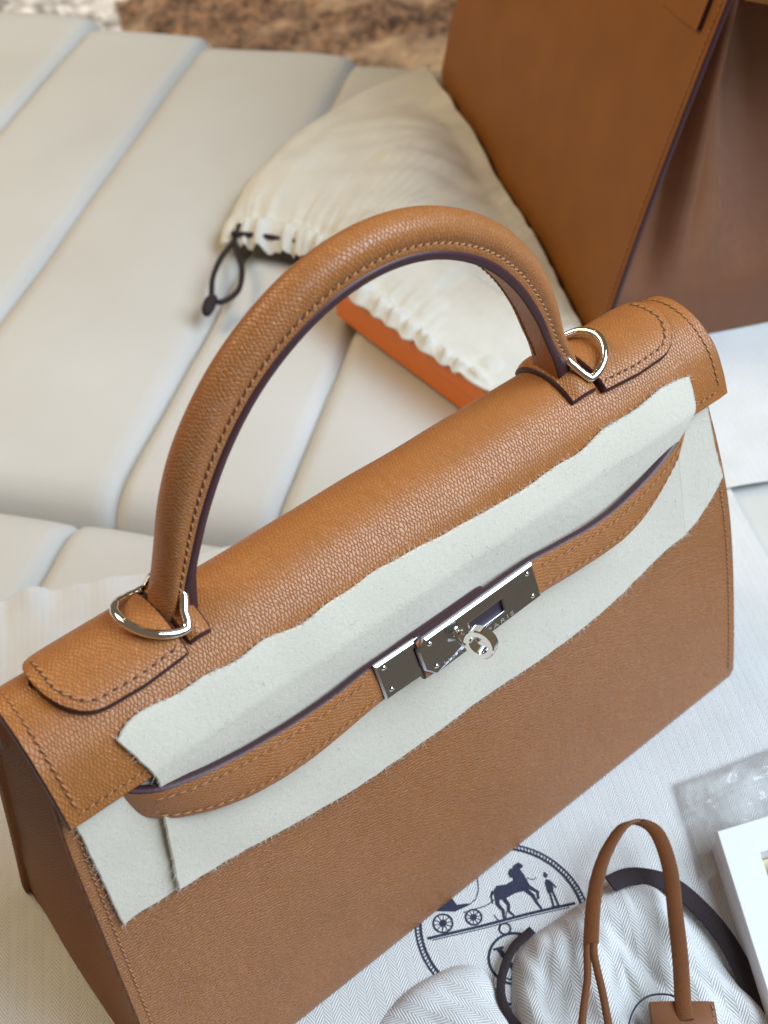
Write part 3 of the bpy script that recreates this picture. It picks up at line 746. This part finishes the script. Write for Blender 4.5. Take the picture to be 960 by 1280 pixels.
for i in range(nx+1):
    r = []; rn = []; ru = []
    for j in range(nq+1):
        tj = j/nq; x = smooth_tab(XLq, tj)+(smooth_tab(XRq, tj)-smooth_tab(XLq, tj))*i/nx
        q0 = smooth_tab(QT, x)+.14*nz(x*.75, 7)+.02*nz(x*3, 2); zb = smooth_tab(ZL, x)+.04*nz(x*2.3, 5); q1 = FLEN-.2+(prof(FLEN-.2)[0].z-zb)/.985
        q = q0+(q1-q0)*tj; p, n = wide(x, q); lift = .05*nz(x*.5, q*.6, 1)+.06*max(0, nz(x*.35, 3.))*max(0, 1-tj*4)
        if tj > .75: lift += .10*(tj-.75)*4*max(0, nz(x*.3+4, 1.))
        p = p+n*lift; p.x = x+.03*nz(q*3, 9.); r.append(p); rn.append(n); ru.append((x, q))
    P.append(r); N.append(rn); uv.append(ru)
P.reverse(); N.reverse(); uv.reverse()
felt2 = tag(felt_slab('felt_sheet', P, N, uv, .13), 'pale wool felt sheet over the flap, running down behind the straps', 'felt sheet')
FUZZ.append((felt2, P, N))
for o, P, N in FUZZ:                                     # loose fibres along the cut edges and over the face
    b = MB(); n, m = len(P), len(P[0])
    def fibre(p, d, ln, r=.0042):
        pts = [p]; d = d.normalized()
        for k in range(3):
            d = (d+V((random.uniform(-1, 1), random.uniform(-1, 1), random.uniform(-1, 1)))*.45).normalized(); pts.append(pts[-1]+d*ln/3)
        b.tube(pts, [r, r, r*.8, r*.4], 3, caps=False)
    for k in range(3200):
        e = random.random()
        if e < .47: i, j, od = random.randrange(n), m-1, V((0, 0, -1))
        elif e < .94: i, j, od = random.randrange(n), 0, V((0, .3, 1))
        elif e < .97: i, j, od = 0, random.randrange(m), V((1, 0, 0))
        else: i, j, od = n-1, random.randrange(m), V((-1, 0, 0))
        p = P[i][j]-N[i][j]*random.uniform(0, .12); d = od+N[i][j]*random.uniform(-.3, .9)+V((random.uniform(-.7, .7), 0, random.uniform(-.4, .4)))
        fibre(p, d, random.choice((.05, .07, .09, .12, .16, .26)))
    for k in range(500):
        i, j = random.randrange(1, n-1), random.randrange(1, m-1)
        fibre(P[i][j], N[i][j]*.5+V((random.uniform(-1, 1), 0, random.uniform(-1, 1))), random.uniform(.06, .2), .005)
    f = b.build('loose_fibres', 'fuzz', o); f['kind'] = 'stuff'

# ================================================================== SECOND BAG
B0 = V((24.89, 13.08, 0)); D1 = V((.4207, .9072, 0)); D2 = V((.9025, -.4307, 0))     # D1 along its front, D2 into its depth
bk = thing('tote_bag', 'larger tan leather tote bag standing behind, its open side gusset folded in', 'handbag', (38, 24, 0))
def tp(a, d, z): return B0+D1*a+D2*d+V((0, 0, z+.1))
BW, BH, BD = 31.5, 24., 17.
def lean(z): return 4.95*(z/20.)**1.15
P = []; N = []; uv = []
def corner(a, z):                                       # rounded lower corners
    return a
for i in range(41):
    r = []; rn = []; ru = []
    for j in range(31):
        z = BH*j/30; ins = .9*(z/BH); rc = 0.
        if z < 1.6: rc = 1.6-math.sqrt(max(0, 1.6**2-(1.6-z)**2))
        a0, a1 = ins*.0, BW+.0-ins; a1 = a1-rc*.9; a = a0+(a1-a0)*i/40
        d = lean(z)-.25*math.sin(math.pi*i/40)*math.sin(math.pi*j/30)
        r.append(tp(a, d, z)); rn.append((-D2*.98+V((0, 0, .2))).normalized()); ru.append((a, z))
    P.append(r); N.append(rn); uv.append(ru)
P.reverse(); N.reverse(); uv.reverse()
slab('front_panel', P, N, .3, 'leather_far', 'edge', bk, uv)
P = [[tp(BW*i/20-.9*(z/BH)*(i/20), BD-lean(z), z) for z in [BH*j/20 for j in range(21)]] for i in range(21)]
N = [[(D2*.98+V((0, 0, .2))).normalized() for _ in range(21)] for _ in range(21)]
slab('back_panel', P, N, .3, 'leather_far', 'edge', bk, [[(i*1.5, j) for j in range(21)] for i in range(21)])
for e in (0, 1):                                        # gussets: belly in the lower part, folding inwards above
    P = []; uv = []
    for j in range(41):
        z = BH*j/40; r = []; ru = []
        for i in range(41):
            t = i/40; d0, d1 = lean(z)+.25, BD-lean(z)-.25; d = d0+(d1-d0)*t; k = max(0, (z-3)/(BH-3))
            tri = 1-math.sqrt((2*t-1)**2+.004); inn = k**1.1*11.0*tri
            inn += 4.2*k**.8*math.exp(-((t-.09)/.055)**2)-2.6*k*math.exp(-((t-.22)/.06)**2)+3.0*k*math.exp(-((t-.36)/.10)**2)
            inn += .18
            r.append(tp(inn if e == 0 else BW-.9*z/BH-inn, d, z+.05)); ru.append((d, z))
        P.append(r); uv.append(ru)
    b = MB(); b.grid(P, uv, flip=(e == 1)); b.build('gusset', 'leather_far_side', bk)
b = MB(); b.grid([[tp(a, d, .05) for d in (.2, BD-.2)] for a in (.2, BW-.6)]); b.build('base', 'leather_far', bk)
# leather keeper tab on the front and the strap that leaves the side
def tote_front(a, z, off): return tp(a, lean(z)-.25*math.sin(math.pi*a/BW)*math.sin(math.pi*z/BH)-off, z)
TO = [(1.07, 17.4), (2.7, 17.25), (4.9, 17.15), (6.8, 17.6), (6.8, 23.6), (1.07, 23.6)]
cx = (2.8, 21.8); ob = MB(); ib = MB()
top_ = [tote_front(a, z, .24) for a, z in TO]; bot_ = [tote_front(a, z, 0.0) for a, z in TO]; n = len(TO)
ob.add(top_, [tuple(range(n))[::-1]], [(a, z) for a, z in TO]); ht = ob.build('handle_tab', 'leather_far', bk, smooth=False)
ib.grid([[top_[i], bot_[i]] for i in range(n)], closeu=True); ib.build('painted_edge', 'edge', ht, smooth=False)
sb = MB(); rows = []
for k in range(14):
    t = k/13; d = lean(20)+.4+t*(BD-2*lean(20)-.8); rows.append([tp(-.35-1.0*math.sin(math.pi*t), d, 19.2-.3*math.sin(math.pi*t)), tp(-.45-1.0*math.sin(math.pi*t), d, 21.4)])
sb.grid(rows, [[(k, 0), (k, 2)] for k in range(14)], flip=True); sb.build('side_strap', 'leather_far', bk)
st = [tote_front(.35, 1+.3*k, .015) for k in range(70)]
stitches('stitching', st, [-D2]*len(st), bk, ln=.26, gap=.08, r=.035)

# ================================================================== THINGS BEHIND
def sheet(name, P, t, mat, uv, label=None, cat=None, parent=None):
    n, m = len(P), len(P[0]); N = [[V((0, 0, 1))]*m for _ in range(n)]
    o = slab(name, P, N, t, mat, mat, parent, uv, bulge=.4, edge_name='hem')
    if label: tag(o, label, cat)
    return o
# orange box
bx_ = thing('orange_box', 'orange flat cardboard box under the gathered cream dust bag', 'box', (19.5, 18, 0))
b = MB(); b.box((19.6, 18.2, .95), (2.75, 7.6, .95)); o1 = b.build('box_base', 'orange', bx_, smooth=False)
b = MB(); b.box((19.6, 18.2, 2.05), (2.86, 7.72, .55)); o2 = b.build('box_lid', 'orange', bx_, smooth=False)
for o in (o1, o2):
    md = o.modifiers.new('bevel', 'BEVEL'); md.width = .06*S; md.segments = 2
# cream dust bag with a gathered hem
HEM = [(15.7, 36.0, 1.2), (16.6, 33.6, 1.4), (17.9, 30.9, 1.6), (17.9, 27.5, 2.2), (16.55, 24.5, 2.85), (16.5, 20.7, 2.85), (16.55, 16.0, 2.85), (16.8, 12.0, 2.6)]
FAR = [(39.0, 43.8, 1.0), (37.8, 42.4, 1.3), (36.6, 39.6, 1.6), (34.9, 35.5, 1.7), (32.6, 30.5, 1.7), (30.2, 25.3, 1.7), (27.5, 19.5, 1.6), (24.6, 13.4, 1.2)]
hem = resample(catmull(HEM, 10), .2); far = resample(catmull(FAR, 10), .2)
nu, nv = 170, 60; P = []; uv = []
def pick(L, t): f = t*(len(L)-1); i = min(int(f), len(L)-2); return L[i].lerp(L[i+1], f-i)
for i in range(nu+1):
    t = i/nu; A = pick(hem, t); B_ = pick(far, t); r = []; ru = []
    for j in range(nv+1):
        q = j/nv; p = A.lerp(B_, q)
        p += V((-.32, .95, 0))*(3.0*math.sin(math.pi*q)**.8*(1-t)**3)
        bulge = math.sin(math.pi*min(1, q*1.1))*1.3*math.sin(math.pi*min(1, t*1.15+.06))
        pl_ = math.exp(-q*10); ph = t*55+1.6*nz(t*14, 2)
        pleat = (.20*math.sin(ph*2.1)+.13*math.sin(ph*4.7+1)+.4*nz(t*38, q*1.5, 5))*pl_
        fold = (.75*nz(p.x*.16, p.y*.16, 3)+.45*abs(nz(p.x*.33+p.y*.2, p.y*.25, 6))+.12*nz(t*20, q*2.2, 6))*min(1, q*5)
        lip = -.5*math.exp(-q*40)+.35*math.exp(-((q-.05)/.03)**2)-.28*math.exp(-((q-.10)/.02)**2)
        p = p+V((0, 0, bulge+pleat+fold+lip)); p += (A-B_).normalized()*((.08*math.sin(ph*2.1+.6)+.12*nz(t*26, 1.))*pl_)
        e = min(1, min(t, 1-t)/.05); p.z = .15+(p.z-.15)*(.25+.75*math.sqrt(e)); p.z = max(p.z, .12)
        if 16.6 < p.x < 22.7 and 10.2 < p.y < 26.2: p.z = max(p.z, 2.85)
        elif p.x <= 16.6 and 10.2 < p.y < 26: p.z = max(p.z, 2.72)
        r.append(p); ru.append((t*30, q*18))
    P.append(r); uv.append(ru)
d2 = sheet('dust_bag', P, .16, 'cotton', uv, 'cream cotton dust bag with gathered drawstring hem lying beside the tote bag', 'dust bag')
# its drawstring, pulled out at the corner
b = MB(); c0 = [(16.9, 35.4, 1.5), (16.1, 35.0, .9), (14.6, 34.2, .75), (13.2, 33.0, .7), (12.3, 31.8, .7), (11.7, 30.9, .75)]
b.tube(catmull(c0, 8), .17, 8); b.tube(catmull([(16.1, 35.0, .9), (15.6, 33.9, .7), (14.8, 32.3, .7), (13.6, 30.9, .7), (12.4, 30.5, .75), (11.8, 30.8, .8)], 8), .17, 8)
b.tube(catmull([(16.2, 35.3, 1.2), (17.4, 33.4, 1.35), (18.8, 30.6, 1.6), (19.4, 27.6, 2.6)], 8), .17, 8)
kb = b.build('drawstring', 'cord', d2)
b = MB(); b.tube(catmull([(12.1, 31.2, .8), (11.7, 30.9, .85), (11.2, 30.5, .8), (10.9, 30.2, .7)], 6), [.2+.2*math.sin(math.pi*k/18) for k in range(19)], 8); b.build('cord_knot', 'cord', kb)
# white sheet under the tote
P = []; uv = []
for i in range(41):
    r = []; ru = []
    for j in range(31):
        u, v = i/40, j/30; p = V((22.4, 4.6, 0)).lerp(V((47, -7, 0)), u)+V((.45, .9, 0))*(v*17-2.4); p.z = .06+.25*abs(nz(p.x*.25, p.y*.25, 4))*(1 if v < .5 else .2)-.0
        if 24 < p.x and v > .35: p.z = min(p.z, .08)
        r.append(p); ru.append((u*25, v*17))
    P.append(r); uv.append(ru)
sheet('dust_bag', P, .05, 'herring', uv, 'white cloth lying under the standing tote bag at right edge', 'dust bag')

# ================================================================== SMALL THINGS AT LOWER RIGHT
def mound(name, outline, h, mat, label, cat, seed, folds=1.0, ang=0.6, z0=None):
    c = V((0, 0, 0)); pts = catmull([(x, y, 0) for x, y in outline], 8, closed=True)
    for p in pts: c += p/len(pts)
    nr = 26; P = []; uv = []; ca, sa = math.cos(ang), math.sin(ang)
    for i in range(nr+1):
        t = i/nr; r = []; ru = []
        for p in pts:
            q = c.lerp(p, t); f = q.x*ca+q.y*sa; g = -q.x*sa+q.y*ca
            base = cloth_z(q.x, q.y)+.03
            z = h*(1-t**5)*(.8+.25*nz(q.x*.25, q.y*.25, seed))+folds*(1-t**8)*(.75*abs(nz(f*.75+.3*g, g*.2, seed+2))**1.0+.25*abs(nz(f*1.7, g*.5, seed+5))+.16*math.sin(f*2.3+.8*nz(g*.4, f*.3, seed)))
            q = V((q.x, q.y, base+max(0.01, z))); r.append(q); ru.append((f, g))
        P.append(r); uv.append(ru)
    b = MB(); b.grid(P, uv, closev=True)
    bot = [V((p.x, p.y, p.z-.06)) for p in P[-1]]; b.add(bot, [tuple(range(len(bot)))[::-1]]); k = len(b.v)-len(bot)
    o = b.build(name, mat); return tag(o, label, cat), P
OUT = [(-3.6, -11.5), (-2.2, -9.5), (-1.0, -8.62), (.55, -8.7), (2.35, -8.9), (3.7, -9.25), (4.5, -10.2), (4.4, -11.8), (4.1, -13.8), (3.5, -17.0), (-.3, -17.5), (-3.2, -14.5)]
pouch, PP = mound('drawstring_pouch', OUT, 1.0, 'herring', 'small white herringbone pouch with dark brown drawstring under the leather loop', 'pouch', 11, 1.0, -.55)
mound('drawstring_pouch', [(-7.6, -8.1), (-5.6, -7.25), (-3.6, -7.5), (-2.7, -8.1), (-2.65, -9.2), (-3.4, -11.3), (-6.5, -11.8), (-8.6, -10.2)], .5, 'herring', 'folded white herringbone pouch at the bottom edge beside the printed emblem', 'pouch', 23, .55, .4)
def ribbon(name, pts, wd, th, mat, parent, wdir=None, n=6, uvs=1.0):
    pts = resample(catmull(pts, n), .12); P = []; uv = []; L = 0
    for i, p in enumerate(pts):
        T = (pts[min(i+1, len(pts)-1)]-pts[max(i-1, 0)]).normalized()
        W = wdir(i/(len(pts)-1)) if wdir else T.cross(V((0, 0, 1))); W = (W-T*W.dot(T)*(0 if wdir else 1)).normalized()
        nn = T.cross(W).normalized(); nn = nn if nn.z >= 0 else -nn
        w2 = wd/2; t2 = th/2
        ring = [p-W*w2-nn*t2*.6, p-W*w2+nn*t2*.6, p-W*w2*.85+nn*t2, p+W*w2*.85+nn*t2, p+W*w2+nn*t2*.6, p+W*w2-nn*t2*.6, p+W*w2*.85-nn*t2, p-W*w2*.85-nn*t2]
        if i: L += (p-pts[i-1]).length
        P.append(ring); uv.append([(L, k*.12) for k in range(8)])
    b = MB(); b.grid(P, uv, closev=True); b.add(P[0], [tuple(range(8))]); b.add(P[-1], [tuple(range(8))[::-1]])
    return b.build(name, mat, parent)
ribbon('drawstring', [(2.9, -9.3, 1.1), (3.9, -9.5, .75), (4.75, -10.4, .55), (5.0, -11.6, .42), (4.85, -13.1, .4), (4.35, -14.5, .4), (3.5, -16.0, .4), (2.8, -17.2, .4)], .70, .07, 'cord', pouch)
ribbon('drawstring', [(-.3, -8.55, .5), (-1.3, -8.6, .45), (-2.3, -9.1, .4), (-2.9, -9.8, .4), (-3.1, -10.9, .5), (-2.6, -12.2, .7)], .32, .07, 'cord', pouch)
b = MB(); b.tube(catmull([(-1.2, -14.0, 1.95), (-.6, -13.5, 1.95), (0, -13.25, 1.93), (.6, -13.3, 1.95), (1.1, -13.7, 2.0), (1.3, -14.2, 2.05)], 8), .035, 6); b.build('navy_thread', 'ink', pouch)
# key cover with its leather loop
cl = thing('key_cover', 'brown leather key cover with long strap loop lying on the pouch', 'key cover', (1, -14.5, 1.5))
WD = V((.72, -.55, .42)).normalized()
ribbon('strap_loop', [(.36, -10.75, 2.0), (1.51, -9.74, 1.9), (2.69, -8.9, 1.85), (3.75, -8.42, 1.85), (4.75, -8.22, 1.85), (5.3, -8.6, 1.85), (5.36, -9.3, 1.85), (4.63, -10.55, 1.9), (3.29, -12.04, 2.0), (2.3, -13.12, 2.1), (1.2, -14.22, 2.2), (.8, -14.7, 2.2)], .56, .15, 'leather_strap', cl, wdir=lambda t: WD)
for sg_, pth in ((-1, [(.7, -10.45, 1.98), (.16, -10.93, 2.0), (-.5, -11.6, 2.05), (-1.4, -12.3, 2.1), (-2.6, -13.3, 2.1)]), (1, [(.7, -10.45, 1.98), (.16, -10.93, 2.0), (-.25, -11.5, 2.03), (-.7, -12.2, 2.05), (-1.7, -13.6, 2.1)])):
    ribbon('strap_end', [V(q)+WD*(.125*sg_) for q in pth], .26, .13, 'leather_strap', cl, wdir=lambda t: WD)
fo = [(.45, -13.45), (2.1, -14.82), (.3, -17.0), (-1.3, -15.6)]
P = []; uv = []
for i in range(13):
    r = []; ru = []
    for j in range(13):
        u, v = i/12, j/12; p = (V((*fo[0], 0)).lerp(V((*fo[1], 0)), u)).lerp(V((*fo[3], 0)).lerp(V((*fo[2], 0)), u), v)
        p.z = 1.95+.25*math.sin(math.pi*u)**.7*min(1, .25+v*3); r.append(p); ru.append((u*2.1, v*2.2))
    P.append(r); uv.append(ru)
P.reverse(); uv.reverse()
N = [[V((0, 0, 1))]*13 for _ in range(13)]
fob = slab('cover_body', P, N, .4, 'leather_strap', 'leather_strap', cl, uv, bulge=.1)
pts = [V((1.95, -14.85, 2.0)).lerp(V((.4, -16.6, 2.0)), k/20) for k in range(21)]; stitches('stitching', pts, [V((0, 0, 1))]*21, fob, ln=.16, gap=.06, r=.022)

# white box with a raised inner panel
wb = thing('white_box', 'white gift box lid with raised inner rim at the lower right corner', 'box', (9, -15, 0))
WO = V((7.3, -10.5, 0)); WX = V((.925, -.38, 0)); WY = V((-.54, -.84, 0)); WY = V((-.38, -.925, 0)); 
WY = V((-.545, -.838, 0))
def wp(a, c, z): p = WO+WX*a+WY*c; p.z = z; return p
def wbox(name, a0, a1, c0, c1, z0, z1, mat):
    b = MB(); vs = [wp(a, c, z) for a in (a0, a1) for c in (c0, c1) for z in (z0, z1)]
    b.add(vs, [(0, 1, 3, 2), (4, 6, 7, 5), (0, 4, 5, 1), (2, 3, 7, 6), (0, 2, 6, 4), (1, 5, 7, 3)]); o = b.build(name, mat, wb, smooth=False)
    md = o.modifiers.new('bevel', 'BEVEL'); md.width = .05*S; md.segments = 2; return o
wbox('tray_floor', .1, 11.9, .1, 13.9, .12, .6, 'white_card')
b = MB(); LO = [(0, 0), (12, 0), (12, 14), (0, 14)]; LI = [(1.35, 1.3), (11, 1.3), (11, 13), (1.35, 13)]
sc = lambda L, k, z: [wp(6+(a-6)*k, 7+(c-7)*k, z) for a, c in L]
rows_ = [sc(LO, 1, .1), sc(LO, 1, 1.46), sc(LO, .994, 1.5), sc(LI, 1.006, 1.5), sc(LI, 1, 1.46), sc(LI, 1, .55)]
b.grid(rows_, closev=True, flip=True); b.build('tray_wall', 'white_card', wb, smooth=False)
wbox('inner_lining', 1.4, 10.9, 1.35, 12.9, .62, .9, 'cream_paper')
wbox('inner_card', 1.85, 10.6, 1.8, 12.7, .92, 1.55, 'white_card')
# crumpled clear plastic bag
P = []; uv = []
for i in range(101):
    r = []
    for j in range(61):
        u, v = i/100, j/60; p = V((8.4, -7.7, 0)).lerp(V((18.5, -11.0, 0)), u)+V((-.55, -.83, 0))*(v*4.4)
        e = min(1, min(u, v, 1-u, 1-v)*6+.05); z = .25+e*(.35+.9*abs(nz(p.x*.55, p.y*.55, 3))+.30*abs(nz(p.x*1.5, p.y*1.5, 8))+.05*nz(p.x*3.6, p.y*3.6, 1))+(.10 if abs(v-.30) < .03 or abs(v-.38) < .03 else 0)
        p.z = z+(.6*max(0, v-.45)); r.append(p)
    P.append(r)
b = MB(); b.grid(P, flip=True); pb = tag(b.build('plastic_bag', 'plastic'), 'crumpled clear plastic bag lying beside the white box', 'plastic bag')
